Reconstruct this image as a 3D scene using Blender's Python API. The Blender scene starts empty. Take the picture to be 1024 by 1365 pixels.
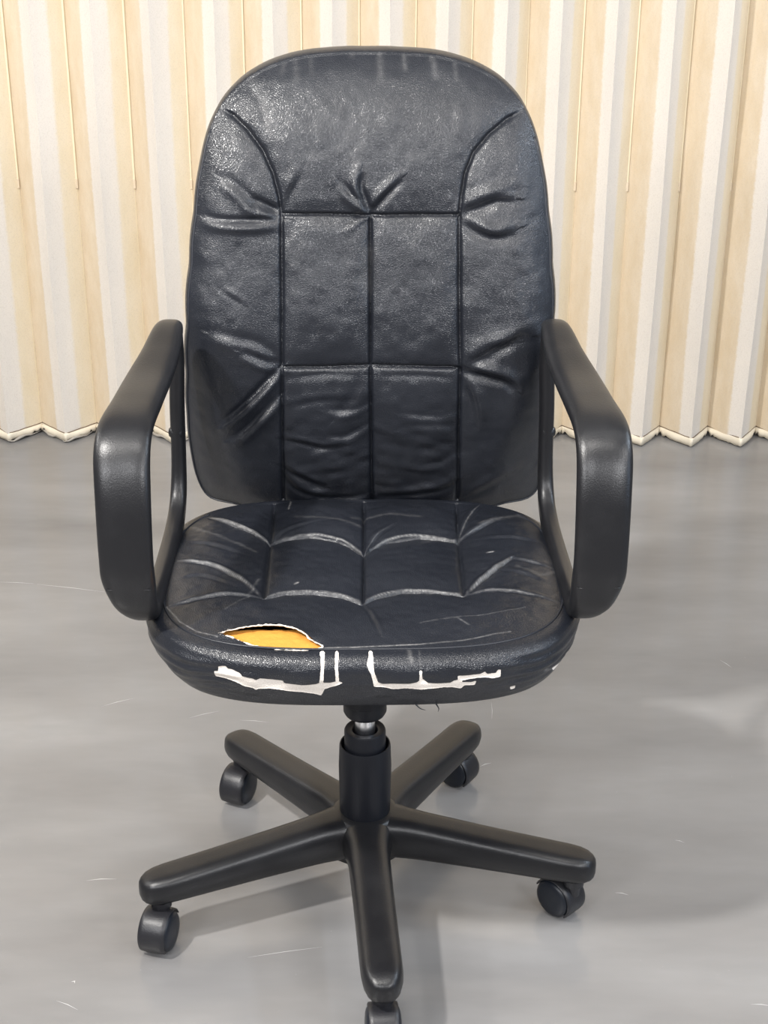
import bpy, bmesh, math, random
import numpy as np
from mathutils import Vector, Matrix

# ------------------------------------------------------------------ camera, world, lights, exposure
C = bpy.context.scene.collection
SC = bpy.context.scene
rad = math.radians

cam_d = bpy.data.cameras.new('camera')
cam_d.sensor_fit = 'VERTICAL'; cam_d.sensor_height = 36.0
cam_d.lens = 1972 / 1365 * 36
cam_d.clip_start = 0.05; cam_d.clip_end = 60
cam = bpy.data.objects.new('camera', cam_d); C.objects.link(cam)
cam.matrix_world = (Matrix.Translation((0.0236, -1.6661, 1.3156))
                    @ Matrix.Rotation(rad(90 - 24.111), 4, 'X')
                    @ Matrix.Rotation(rad(0.3), 4, 'Z'))
SC.camera = cam

world = bpy.data.worlds.new('world'); SC.world = world
world.use_nodes = True
wbg = world.node_tree.nodes['Background']
wbg.inputs[0].default_value = (0.93, 0.95, 1.0, 1)
wbg.inputs[1].default_value = 0.20

def area(name, loc, target, sx, sy, power, col=(1, 1, 1)):
    d = bpy.data.lights.new(name, 'AREA'); d.shape = 'RECTANGLE'
    d.size = sx; d.size_y = sy; d.energy = power; d.color = col
    o = bpy.data.objects.new(name, d); C.objects.link(o)
    o.location = loc
    o.rotation_euler = (Vector(target) - Vector(loc)).to_track_quat('-Z', 'Y').to_euler()
    return o
area('ceiling_spot_left', (-1.48, -1.09, 2.8), (0, 0, .3), .14, .14, 92, (1.0, .97, .93))
area('ceiling_tube_front', (.05, -1.0, 2.8), (0, 0, .3), 1.2, .10, 24, (1.0, .97, .93))
area('ceiling_tube_left', (-2.3, .35, 2.2), (0, 0, .4), 1.3, .16, 21, (1.0, .98, .95))
area('ceiling_tube_right', (2.3, .25, 2.1), (0, 0, .4), 1.3, .16, 24, (.74, .86, 1.0))
area('fill_front_right', (2.3, -1.5, 2.8), (0.1, .6, 0.2), 0.9, .5, 24, (1.0, .98, .96))  # added counter light, evens out the two faces of each pleat
area('curtain_fill', (0.3, 0.0, 2.75), (0.2, 1.7, .5), 3.4, .4, 15, (1.0, .99, .97))  # added fill aimed at the curtain to brighten it
area('highlight_fill', (-.2, -2.7, 2.3), (0, .4, .6), .7, .25, 26, (.98, .98, 1.0))  # added light behind the camera, for highlights on the back cushion
area('lamp_behind_camera_left', (-1.5, -2.3, 1.9), (0, .4, .6), .6, .3, 30, (.98, .98, 1.0))
area('lamp_behind_camera_right', (1.5, -2.3, 1.9), (0, .4, .6), .6, .3, 30, (.98, .98, 1.0))
area('daylight_door_right', (2.8, -1.4, 1.4), (0, .2, .5), .6, 1.6, 12, (.55, .74, 1.0))

SC.view_settings.view_transform = 'Standard'
SC.view_settings.look = 'None'
SC.view_settings.gamma = 1
SC.view_settings.use_curve_mapping = False
SC.view_settings.exposure = 0.0

# ------------------------------------------------------------------ helpers
def link(name, me, mat=None, parent=None, kind=None):
    o = bpy.data.objects.new(name, me); C.objects.link(o)
    if mat is not None and len(me.materials) == 0: me.materials.append(mat)
    if parent is not None: o.parent = parent
    if kind: o['kind'] = kind
    return o

def smooth(me, on=True):
    me.polygons.foreach_set('use_smooth', [on] * len(me.polygons))

def grid_mesh(name, P, wrap=False, keep=None, cap=False, flip=False):
    """P (rows, cols, 3); wrap joins the last column to the first."""
    R, K, _ = P.shape
    V = P.reshape(-1, 3)
    i = np.arange(R - 1)[:, None]; j = np.arange(K if wrap else K - 1)[None, :]
    j2 = (j + 1) % K
    q = np.stack([i * K + j, i * K + j2, (i + 1) * K + j2, (i + 1) * K + j], -1)
    if flip: q = q[..., ::-1]
    if keep is not None: q = q[keep]
    q = q.reshape(-1, 4)
    faces = q
    me = bpy.data.meshes.new(name)
    n = len(V); m = len(faces)
    ends = []
    if cap:
        a = list(range(K)); b = list(range((R - 1) * K, R * K))
        ends = [a[::-1], b] if not flip else [a, b[::-1]]
    me.vertices.add(n); me.vertices.foreach_set('co', V.astype(np.float32).ravel())
    loops = faces.ravel().tolist() + [k for e in ends for k in e]
    me.loops.add(len(loops)); me.loops.foreach_set('vertex_index', loops)
    starts = list(range(0, 4 * m, 4)); p = 4 * m
    for e in ends: starts.append(p); p += len(e)
    me.polygons.add(m + len(ends))
    me.polygons.foreach_set('loop_start', starts)
    me.update(calc_edges=True); me.validate()
    smooth(me)
    return me

def tube_mesh(name, pts, r, seg=8, closed=False, rough=0):
    pts = [Vector(p) for p in pts]; n = len(pts)
    P = np.zeros((n, seg, 3)); up = Vector((0, 0, 1)); rr = random.Random(n)
    for i, p in enumerate(pts):
        a = pts[(i - 1) % n] if closed or i else p
        b = pts[(i + 1) % n] if closed or i < n - 1 else p
        t = (b - a).normalized()
        s = t.cross(up)
        if s.length < 1e-4: s = t.cross(Vector((1, 0, 0)))
        s.normalize(); u = s.cross(t)
        q = (r if not callable(r) else r(i / (n - 1))) * (1 + rough * (rr.random() - .5))
        for k in range(seg):
            an = 2 * math.pi * k / seg
            P[i, k] = p + s * math.cos(an) * q + u * math.sin(an) * q
    if closed: P = np.concatenate([P, P[:1]], 0)
    return grid_mesh(name, P, wrap=True, cap=not closed, flip=True)

def lathe_mesh(name, prof, seg=48, axis='Z', flat=()):
    """prof: list of (radius, height)."""
    P = np.zeros((len(prof), seg, 3))
    a = np.arange(seg) * 2 * np.pi / seg
    for i, (r, z) in enumerate(prof):
        P[i, :, 0] = np.cos(a) * max(r, 1e-5); P[i, :, 1] = np.sin(a) * max(r, 1e-5); P[i, :, 2] = z
    if axis == 'X': P = P[..., [2, 0, 1]]
    return grid_mesh(name, P, wrap=True)

def auto(o, ang=35):
    me = o.data
    bm = bmesh.new(); bm.from_mesh(me)
    for e in bm.edges:
        if len(e.link_faces) == 2 and e.calc_face_angle(0) > rad(ang): e.smooth = False
    bm.to_mesh(me); bm.free()
    return o

def rbox(name, cx, cy, cz, sx, sy, sz, bev=.003, mat=None, parent=None, seg=2):
    bm = bmesh.new(); bmesh.ops.create_cube(bm, size=1)
    for v in bm.verts: v.co = Vector((cx + v.co.x * sx, cy + v.co.y * sy, cz + v.co.z * sz))
    if bev: bmesh.ops.bevel(bm, geom=bm.edges[:] , offset=bev, segments=seg, affect='EDGES', profile=.5)
    me = bpy.data.meshes.new(name); bm.to_mesh(me); bm.free()
    return link(name, me, mat, parent)

def catmull(P, n, closed=True):
    P = np.array(P, float); N = len(P); out = []
    segs = N if closed else N - 1
    for i in range(segs):
        if closed: a, b, c, d = P[(i - 1) % N], P[i], P[(i + 1) % N], P[(i + 2) % N]
        else: a, b, c, d = P[max(i - 1, 0)], P[i], P[i + 1], P[min(i + 2, N - 1)]
        for k in range(n):
            t = k / n
            out.append(.5 * ((2 * b) + (-a + c) * t + (2 * a - 5 * b + 4 * c - d) * t * t + (-a + 3 * b - 3 * c + d) * t ** 3))
    if not closed: out.append(P[-1])
    return np.array(out)

def seg_dist(X, Y, pl):
    """distance, signed side and run (0..1) from points to a polyline."""
    best = np.full(X.shape, 1e9); sd = np.zeros(X.shape); run = np.zeros(X.shape)
    pl = np.array(pl, float); L = np.hypot(*(pl[1:] - pl[:-1]).T); cum = np.concatenate([[0], np.cumsum(L)]); T = cum[-1]
    for i in range(len(pl) - 1):
        a, b = pl[i], pl[i + 1]; d = b - a; l2 = d @ d + 1e-12
        t = np.clip(((X - a[0]) * d[0] + (Y - a[1]) * d[1]) / l2, 0, 1)
        dx = X - a[0] - t * d[0]; dy = Y - a[1] - t * d[1]
        q = np.hypot(dx, dy); s = np.sign(d[0] * dy - d[1] * dx)
        m = q < best
        best = np.where(m, q, best); sd = np.where(m, q * s, sd); run = np.where(m, (cum[i] + t * L[i]) / T, run)
    return best, sd, run

def poly_sd(X, Y, poly):
    """signed distance to a closed polygon (negative inside)."""
    pl = np.array(list(poly) + [poly[0]], float)
    d, _, _ = seg_dist(X, Y, pl)
    ins = np.zeros(X.shape, bool)
    for i in range(len(pl) - 1):
        (x1, y1), (x2, y2) = pl[i], pl[i + 1]
        if y1 == y2: continue
        c = ((y1 > Y) != (y2 > Y)) & (X < (x2 - x1) * (Y - y1) / (y2 - y1) + x1)
        ins ^= c
    return np.where(ins, -d, d)

def vnoise(X, Y, s, seed=0):
    """smooth value noise in -1..1"""
    r = np.random.RandomState(seed); T = r.rand(256, 256) * 2 - 1
    x = X * s + 57.3; y = Y * s + 91.7
    i = np.floor(x).astype(int); j = np.floor(y).astype(int); u = x - i; v = y - j
    u = u * u * (3 - 2 * u); v = v * v * (3 - 2 * v)
    g = lambda a, b: T[a % 256, b % 256]
    return (g(i, j) * (1 - u) + g(i + 1, j) * u) * (1 - v) + (g(i, j + 1) * (1 - u) + g(i + 1, j + 1) * u) * v

# ------------------------------------------------------------------ materials
def new_mat(name):
    m = bpy.data.materials.new(name); m.use_nodes = True
    nt = m.node_tree; b = nt.nodes['Principled BSDF']
    return m, nt, b

def N(nt, t, **k):
    n = nt.nodes.new(t)
    for a, v in k.items(): setattr(n, a, v)
    return n

def mix(nt, fac, a, b):
    n = N(nt, 'ShaderNodeMix', data_type='RGBA')
    for s, v in ((0, fac), (6, a), (7, b)):
        if isinstance(v, (int, float)): n.inputs[s].default_value = v
        elif isinstance(v, tuple): n.inputs[s].default_value = (*v, 1)
        else: nt.links.new(v, n.inputs[s])
    return n.outputs[2]

def ramp(nt, src, stops):
    n = N(nt, 'ShaderNodeValToRGB'); cr = n.color_ramp
    while len(cr.elements) < len(stops): cr.elements.new(.5)
    for e, (p, c) in zip(cr.elements, stops):
        e.position = p; e.color = (*c, 1) if isinstance(c, tuple) else (c, c, c, 1)
    nt.links.new(src, n.inputs[0]); return n.outputs[0]

def noise(nt, scale, detail=4, rough=.5, vec=None, stretch=None):
    n = N(nt, 'ShaderNodeTexNoise'); n.inputs['Scale'].default_value = scale
    n.inputs['Detail'].default_value = detail; n.inputs['Roughness'].default_value = rough
    if vec is None:
        tc = N(nt, 'ShaderNodeTexCoord'); vec = tc.outputs['Object']
    if stretch:
        mp = N(nt, 'ShaderNodeMapping'); mp.inputs['Scale'].default_value = stretch
        nt.links.new(vec, mp.inputs[0]); vec = mp.outputs[0]
    nt.links.new(vec, n.inputs[0]); return n.outputs[0]

def bump(nt, b, h, strength, dist=.001, prev=None):
    n = N(nt, 'ShaderNodeBump'); n.inputs['Strength'].default_value = strength
    n.inputs['Distance'].default_value = dist
    nt.links.new(h, n.inputs['Height'])
    if prev is not None: nt.links.new(prev, n.inputs['Normal'])
    nt.links.new(n.outputs[0], b.inputs['Normal']); return n.outputs[0]

def plain(name, col, rough, bumps=None, metal=0, spec=.5):
    m, nt, b = new_mat(name)
    b.inputs['Base Color'].default_value = (*col, 1); b.inputs['Roughness'].default_value = rough
    b.inputs['Metallic'].default_value = metal; b.inputs['Specular IOR Level'].default_value = spec
    if bumps: bump(nt, b, noise(nt, bumps[0], 2), bumps[1], bumps[2])
    return m

def plastic(name, col, r0, r1, scuff=.02):
    m, nt, b = new_mat(name)
    n1 = noise(nt, 14, 5, .6)
    n2 = noise(nt, 900, 2)
    b.inputs['Base Color'].default_value = (*col, 1)
    nt.links.new(mix(nt, ramp(nt, n1, [(.45, 0), (.8, 1)]), col, tuple(c + scuff * .35 for c in col)), b.inputs['Base Color'])
    r = N(nt, 'ShaderNodeMapRange'); r.inputs[3].default_value = r0; r.inputs[4].default_value = r1
    nt.links.new(n1, r.inputs[0]); nt.links.new(r.outputs[0], b.inputs['Roughness'])
    p = bump(nt, b, n2, .35, .0004)
    bump(nt, b, noise(nt, 420, 2), .22, .0006, p)
    return m

M_arm = plastic('arm_plastic', (.010, .010, .0115), .27, .40)
M_base = plastic('base_plastic', (.009, .009, .0105), .27, .40)
M_caster = plastic('caster_plastic', (.015, .015, .018), .3, .45)
M_disc = plain('wheel_plastic', (.008, .011, .018), .38)
M_sleeve = plain('sleeve_plastic', (.007, .008, .012), .45, (700, .3, .0003), spec=.35)
M_chrome = plain('chrome', (.90, .90, .91), .26, metal=1)
M_metal = plain('mechanism_metal', (.015, .015, .017), .45)
M_under = plain('underside_cloth', (.012, .012, .013), .9)

def leather():
    m, nt, b = new_mat('leather')
    tc = N(nt, 'ShaderNodeTexCoord'); ob = tc.outputs['Object']
    big = noise(nt, 7, 5, .55, ob)
    base = mix(nt, ramp(nt, big, [(.3, 0), (.75, 1)]), (.0095, .011, .0155), (.016, .018, .024))
    # grey rubbed marks and pale peeled patches come from masks stored on the mesh
    wa = N(nt, 'ShaderNodeAttribute', attribute_name='wear')
    pa = N(nt, 'ShaderNodeAttribute', attribute_name='peel')
    fine = noise(nt, 160, 4, .6, ob)
    mm = N(nt, 'ShaderNodeMath', operation='MULTIPLY'); nt.links.new(wa.outputs['Fac'], mm.inputs[0])
    nt.links.new(ramp(nt, fine, [(.36, .35), (.62, 1)]), mm.inputs[1])
    c = mix(nt, mm.outputs[0], base, (.34, .33, .32))
    ad = N(nt, 'ShaderNodeMath', operation='MULTIPLY_ADD'); nt.links.new(fine, ad.inputs[0])
    ad.inputs[1].default_value = .5; ad.inputs[2].default_value = -.25
    su = N(nt, 'ShaderNodeMath', operation='ADD'); nt.links.new(pa.outputs['Fac'], su.inputs[0]); nt.links.new(ad.outputs[0], su.inputs[1])
    pk = ramp(nt, su.outputs[0], [(.47, 0), (.53, 1)])
    weave = noise(nt, 700, 2, .5, ob)
    cloth = mix(nt, weave, (.74, .66, .58), (.93, .87, .80))
    c = mix(nt, pk, c, cloth)
    nt.links.new(c, b.inputs['Base Color'])
    rr = mix(nt, big, (.25, .25, .25), (.36, .36, .36)); rr = mix(nt, pk, rr, (.9, .9, .9))
    nt.links.new(rr, b.inputs['Roughness'])
    b.inputs['Specular IOR Level'].default_value = .6
    v = N(nt, 'ShaderNodeTexVoronoi', feature='DISTANCE_TO_EDGE'); v.inputs['Scale'].default_value = 430
    nt.links.new(ob, v.inputs[0])
    p = bump(nt, b, ramp(nt, v.outputs[0], [(0, 0), (.3, 1)]), .42, .00045)
    p = bump(nt, b, noise(nt, 330, 3, .6, ob), .22, .0004, p)
    bump(nt, b, noise(nt, 60, 5, .6, ob), .3, .0014, p)
    return m
M_leather = leather()
M_piping = plain('piping_leather', (.016, .018, .024), .4, (500, .3, .0003))
M_foam = plain('foam', (.62, .265, .038), .85, (240, .5, .001))
M_fray = plain('torn_cloth_edge', (.82, .74, .64), .9, (500, .5, .0006))

def floor_mat():
    m, nt, b = new_mat('floor_paint')
    tc = N(nt, 'ShaderNodeTexCoord'); ob = tc.outputs['Object']
    streak = noise(nt, 1.6, 5, .55, ob, (1, 3.2, 1))
    n2 = noise(nt, 5, 6, .6, ob, (1, 2, 1))
    c = mix(nt, ramp(nt, streak, [(.3, 0), (.7, 1)]), (.170, .167, .166), (.285, .281, .278))
    c = mix(nt, ramp(nt, n2, [(.35, 0), (.7, .45)]), c, (.225, .215, .208))
    sp = noise(nt, 260, 2, .5, ob)
    c = mix(nt, ramp(nt, sp, [(.76, 0), (.80, .5)]), c, (.5, .5, .5))
    nt.links.new(c, b.inputs['Base Color'])
    r = ramp(nt, streak, [(.3, .24), (.7, .15)])
    nt.links.new(r, b.inputs['Roughness'])
    b.inputs['Specular IOR Level'].default_value = .5
    bump(nt, b, noise(nt, 3.2, 3, .5, ob), .25, .01)
    return m
M_floor = floor_mat()

def pleat_mat(name, seed):
    """printed stripes across one pleat: tan, fuzzy off-white, cream (uv.x runs from valley to valley)"""
    m, nt, b = new_mat(name)
    uv = N(nt, 'ShaderNodeUVMap', uv_map='uv'); sep = N(nt, 'ShaderNodeSeparateXYZ'); nt.links.new(uv.outputs[0], sep.inputs[0])
    ob = N(nt, 'ShaderNodeTexCoord').outputs['Object']
    gi = N(nt, 'ShaderNodeNewGeometry').outputs['Position']
    wob = noise(nt, 9, 5, .65, gi, (1, 1, .25))
    fz = noise(nt, 120, 5, .75, gi)
    a = N(nt, 'ShaderNodeMath', operation='MULTIPLY_ADD'); nt.links.new(wob, a.inputs[0]); a.inputs[1].default_value = .05; nt.links.new(sep.outputs[0], a.inputs[2])
    a2 = N(nt, 'ShaderNodeMath', operation='MULTIPLY_ADD'); nt.links.new(fz, a2.inputs[0]); a2.inputs[1].default_value = .075; nt.links.new(a.outputs[0], a2.inputs[2])
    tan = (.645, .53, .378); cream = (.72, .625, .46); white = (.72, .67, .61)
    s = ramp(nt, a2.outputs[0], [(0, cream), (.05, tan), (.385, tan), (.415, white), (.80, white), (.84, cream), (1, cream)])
    mott = noise(nt, 26, 5, .7, gi, (1, 1, .4))
    s = mix(nt, ramp(nt, mott, [(.35, 0), (.72, .35)]), s, (.83, .76, .66))
    gr = noise(nt, 330, 3, .7, gi)
    s = mix(nt, ramp(nt, gr, [(.3, .32), (.5, 0)]), s, (.48, .42, .35))
    nt.links.new(s, b.inputs['Base Color'])
    b.inputs['Roughness'].default_value = .62; b.inputs['Specular IOR Level'].default_value = .3
    bump(nt, b, gr, .3, .0012)
    return m
M_pleat = pleat_mat('pleated_vinyl', 0)
M_batten = plain('batten_vinyl', (.76, .66, .47), .5, (200, .3, .0005))
M_hem = plain('hem_vinyl', (.78, .70, .56), .6, (150, .5, .001))
M_stitch = plain('hem_stitching', (.16, .11, .07), .9)  # dark stitching line above the hem
M_hem_dark = plain('grey_hem', (.36, .33, .29), .7, (90, .6, .002))  # darker grey for the ruffled fold along the left hem
M_wall = plain('wall_paint', (.42, .41, .40), .8)

# ------------------------------------------------------------------ the setting
fp = rbox('floor', 0, 0, 0, 8, 7.4, .1, 0, M_floor); fp.location = (0, .3, -.05); fp['kind'] = 'structure'
M_scr = plain('scratched_paint', (.52, .51, .50), .5)
for k, (a_, b_, wd_) in enumerate([((-0.39,0.008),(-0.348,0.012),0.0013),((-0.45,0.467),(-0.4,0.494),0.0011),((-0.298,0.433),(-0.251,0.455),0.001),((-0.654,0.918),(-0.517,0.887),0.001),((-0.383,-0.228),(-0.353,-0.244),0.0009),((0.485,-0.228),(0.512,-0.231),0.001),((0.177,0.295),(0.195,0.305),0.0012),((-0.73,0.927),(-0.662,0.921),0.0009),((-0.371,-0.194),(-0.366,-0.197),0.002),((0.45,0.108),(0.463,0.102),0.0009),((0.346,-0.012),(0.364,-0.017),0.0011),((-0.213,0.427),(-0.165,0.421),0.0009),((-0.151,-0.147),(-0.054,-0.126),0.0006),((0.624,0.635),(0.639,0.608),0.0009),((0.207,0.49),(0.204,0.431),0.0008)]):
    d_ = Vector(b_) - Vector(a_); n_ = Vector((-d_.y, d_.x)).normalized() * wd_
    m_ = (Vector(a_) + Vector(b_)) / 2 + n_ * 1.5
    vs = [(*a_, .05), (*(m_ - n_ * .5), .05), (*b_, .05), (*(m_ + n_ * .5), .05)]
    vs = [(x, y - .3, z) for x, y, z in vs]
    me_ = bpy.data.meshes.new('floor_scratch'); me_.from_pydata([(x, y, .0502) for x, y, z in vs] + [(x, y, .0499) for x, y, z in vs], [], [(0, 1, 2, 3), (0, 4, 5, 1), (1, 5, 6, 2), (2, 6, 7, 3), (3, 7, 4, 0)]); me_.update()
    link('floor_scratch', me_, M_scr, fp)
wb = rbox('wall_back', 0, 2.6, 1.5, 8, .1, 3.0, 0, M_wall); wb['kind'] = 'structure'

# ------------------------------------------------------------------ folding partition
random.seed(4)
part = bpy.data.objects.new('accordion_curtain', None); C.objects.link(part)
part.location = (0, 1.72, 0)
part['label'] = 'pleated cream, tan and off-white vinyl accordion curtain hanging down to the floor behind the chair'
part['category'] = 'curtain'
H = 2.45; ZB = .021
Pk = [.134 - .00135 * k for k in range(12)]
sc_ = 1.519 / sum(Pk); Pk = [p * sc_ for p in Pk]
xs = [-.819]
for p in Pk: xs.append(xs[-1] + p)
for k in range(13): xs.append(xs[-1] + .119)
left = []
x = -.819
for k in range(13): x -= .134; left.append(x)
xs = left[::-1] + xs
YV, YF = .03, -.048         # valley and front fold, about the partition's own plane

def pleat_profile(w, depth, apex, n=6):
    """points across one pleat: two nearly flat faces with a faint crease on the front one"""
    U = [0, .03, apex * .5, apex, (apex + 1) / 2, .97, 1]
    out = []
    for u in U:
        f = u / apex if u < apex else (1 - u) / (1 - apex)
        y = YV + (YF - depth - YV) * f
        out.append((u, u * w, y))
    return out

def build_pleat(w, apex, depth, lean, seed):
    rr = random.Random(seed)
    prof = pleat_profile(w, depth, apex)
    zs = [ZB + (H - ZB) * (i / 60) ** 1.15 for i in range(61)]
    P = np.zeros((len(zs), len(prof), 3))
    ph = rr.random() * 6
    for i, z in enumerate(zs):
        for j, (u, x, y) in enumerate(prof):
            inner = math.sin(math.pi * u)
            P[i, j] = (x + inner * .0022 * math.sin(z * 4.1 + ph + u * 3), y + inner * .0020 * math.sin(z * 9.3 + ph * 2 + u * 7), z)
    me = grid_mesh('pleat', P)
    uvl = me.uv_layers.new(name='uv')
    li = np.zeros(len(me.loops), int); me.loops.foreach_get('vertex_index', li)
    K = len(prof)
    uu = np.array([p[0] for p in prof])[li % K]; vv = (li // K) / 60
    uvl.data.foreach_set('uv', np.stack([uu, vv], 1).ravel().astype(np.float32))
    smooth(me, False)
    return me

def hem_mesh(w, apex, depth, seed, dark):
    rr = random.Random(seed)
    n = 34
    rows = []
    for i in range(n + 1):
        u = i / n
        f = u / apex if u < apex else (1 - u) / (1 - apex)
        y = YV + (YF - depth - YV) * f
        lift = .010 * math.exp(-((u - rr.choice([.0, 1.0])) / .12) ** 2) + rr.random() * .0016
        if dark and u > apex: lift += .004 * abs(math.sin(u * 19))
        zb = max(.001, .0015 + lift); top = ZB + .003
        bulge = -.006 - .004 * math.sin(u * 9 + seed) - rr.random() * .0015
        x = u * w
        rows.append([(x, y - .0010, top), (x, y - .004 + bulge * .4, top - .003), (x, y + bulge * 1.3, (top + zb) / 2),
                     (x, y + bulge * .7, zb + .001), (x, y + .004, zb), (x, y + .006, top - .002)])
    P = np.array(rows)
    return grid_mesh('hem', P, wrap=True, cap=True, flip=True)

for k in range(len(xs) - 1):
    w = xs[k + 1] - xs[k]; rr = random.Random(k * 7 + 3)
    apex = .53 + rr.uniform(-.02, .02); depth = rr.uniform(-.004, .010)
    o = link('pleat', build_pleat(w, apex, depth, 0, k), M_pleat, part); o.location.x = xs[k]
    sd = o.modifiers.new('t', 'SOLIDIFY'); sd.thickness = .0014; sd.offset = 1
    dark = xs[k] < -.4
    h = link('hem', hem_mesh(w, apex, depth, k, dark), M_hem, part); h.location.x = xs[k]
    cr = []
    for i in range(13):
        u = i / 12; f = u / apex if u < apex else (1 - u) / (1 - apex)
        cr.append((u * w, YV + (YF - depth - YV) * f - .0022, ZB + .0035 + .0006 * math.sin(i * 2.3 + k)))
    s = link('hem_crease', tube_mesh('hem_crease', cr, .0011, 5), M_stitch, part); s.location.x = xs[k]
    if dark:
        cr = [(p[0], p[1] - .004 - .003 * math.sin(i), .006 + .003 * math.sin(i * 1.7 + k)) for i, p in enumerate(cr)]
        s = link('grey_fold', tube_mesh('grey_fold', cr, lambda t: .0022 + .0014 * math.sin(t * 11), 6, rough=.5), M_hem_dark, part); s.location.x = xs[k]
    # narrow strip tucked in the valley: wide upper piece ending in a tab, thinner lower piece
    wd = rr.choice([.0045, .006, .0075]); lw = rr.choice([.002, .003, .0045])
    b1 = rbox('valley_strip', xs[k] - .003, YV - .004, (.605 + H) / 2, wd, .006, H - .605, .0008, M_batten, part, 1)
    b2 = rbox('valley_strip', xs[k] - .003, YV - .003, (.018 + .598) / 2, lw, .005, .58, .0006, M_batten, part, 1)
    b3 = rbox('strip_tab', xs[k] - .003, YV - .0065, .612, wd + .0015, .003, .022, .0008, M_pleat, part, 1)
rail = rbox('head_rail', (xs[0] + xs[-1]) / 2, -.008, H + .02, xs[-1] - xs[0], .10, .05, .004, M_hem, part)

# ------------------------------------------------------------------ the chair
chair = bpy.data.objects.new('office_chair', None); C.objects.link(chair)
chair['label'] = 'worn black leather high-back swivel office chair with torn seat front, on five casters'
chair['category'] = 'office chair'
SW = rad(1.2); OX = -.002      # the swivelling upper part is turned slightly
def upper(o):
    o.rotation_euler.z = SW; o.location.x = OX
    return o

# ---- seat cushion
SA, SB, SN, SCY = .241, .212, 3.4, -.012
def seat_outline(th):
    c, s = np.cos(th), np.sin(th)
    k = (np.abs(c) ** SN + np.abs(s) ** SN) ** (1 / SN)
    return SA * c / k, SB * s / k
def seat_r(x, y):
    return (np.abs(x / SA) ** SN + np.abs((y - SCY) / SB) ** SN) ** (1 / SN)
def seat_z(x, y):
    r = np.clip(seat_r(x, y), 0, 1)
    z = .510 - .007 * r ** 7
    z = z - .006 * np.clip(y / .2, 0, 1)
    z = z - .005 * np.exp(-((x / .15) ** 2 + ((y - .03) / .12) ** 2))
    return z

SEAMS_SEAT = [[(-0.1209,0.218),(-0.12,0.0623),(-0.1191,-0.092)],[(0.0019,0.2175),(0.0007,0.0309),(-0.001,-0.112)],[(0.1301,0.216),(0.1233,0.0647),(0.1194,-0.0903)],[(-0.1198,0.06),(-0.103,0.0725),(-0.0702,0.0809),(-0.035,0.0703),(-0.0136,0.052),(0.0007,0.0309)],[(0.0007,0.0309),(0.0105,0.0494),(0.0311,0.0675),(0.0752,0.0771),(0.1032,0.0707),(0.123,0.06)],[(-0.1189,-0.096),(-0.0942,-0.0878),(-0.0602,-0.0875),(-0.0269,-0.0956),(-0.001,-0.112)],[(-0.001,-0.112),(0.0133,-0.098),(0.0468,-0.0841),(0.0855,-0.0853),(0.1192,-0.0943)]]
CREASE_SEAT = [([(-0.2041,0.1382),(-0.1611,0.0985),(-0.12,0.0623)],0.0036,0.0035,0.75),([(-0.2308,-0.0024),(-0.189,-0.0182),(-0.1521,-0.0552),(-0.1244,-0.092)],0.003,0.004,0.7),([(-0.2285,-0.1212),(-0.1994,-0.1113),(-0.1648,-0.101),(-0.1189,-0.096)],0.0022,0.004,0.35),([(0.1248,-0.0904),(0.1516,-0.0497),(0.1857,-0.0025)],0.004,0.0035,0.9),([(0.1233,0.0647),(0.1488,0.0931),(0.1814,0.1262)],0.0028,0.005,0.3),([(0.1857,-0.0025),(0.2155,-0.0144),(0.2354,-0.0284)],0.0014,0.004,0.15),([(0.1192,-0.0943),(0.1615,-0.0926),(0.2011,-0.1017),(0.2281,-0.1167)],0.002,0.0045,0.35),([(-0.001,-0.112),(0.0083,-0.1504),(0.0188,-0.2001)],0.0016,0.003,0),([(0.1233,0.0647),(0.1419,0.1349),(0.161,0.184)],0.0025,0.004,0.4),([(0.0007,0.0309),(0.0157,0.0772),(0.0409,0.1118)],0.0016,0.004,0.2),([(-0.12,0.0623),(-0.0973,0.0991),(-0.0535,0.1246)],0.0012,0.004,0),([(-0.2257,0.0572),(-0.1955,0.0439),(-0.1555,0.0188)],0.0014,0.005,0),([(-0.2233,-0.0545),(-0.1964,-0.0489),(-0.1578,-0.0756)],0.0014,0.005,0),([(0.151,0.0587),(0.1903,0.0641),(0.2279,0.0511)],0.0013,0.005,0),([(0.153,-0.0328),(0.1891,-0.0428),(0.223,-0.0687)],0.0012,0.005,0),([(-0.1011,0.0726),(-0.0704,0.0856),(-0.0282,0.0727),(-0.0002,0.0356)],0.001,0.003,0.65),([(0.0027,0.0356),(0.0312,0.0721),(0.0754,0.0818),(0.1204,0.0649)],0.001,0.003,0.65),([(-0.1164,-0.092),(-0.0944,-0.0837),(-0.0603,-0.0833),(-0.0269,-0.0915),(-0.001,-0.108)],0.0008,0.003,0.5),([(-0.001,-0.108),(0.0134,-0.0939),(0.047,-0.08),(0.0856,-0.0832),(0.1194,-0.0903)],0.0008,0.003,0.55)]
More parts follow.
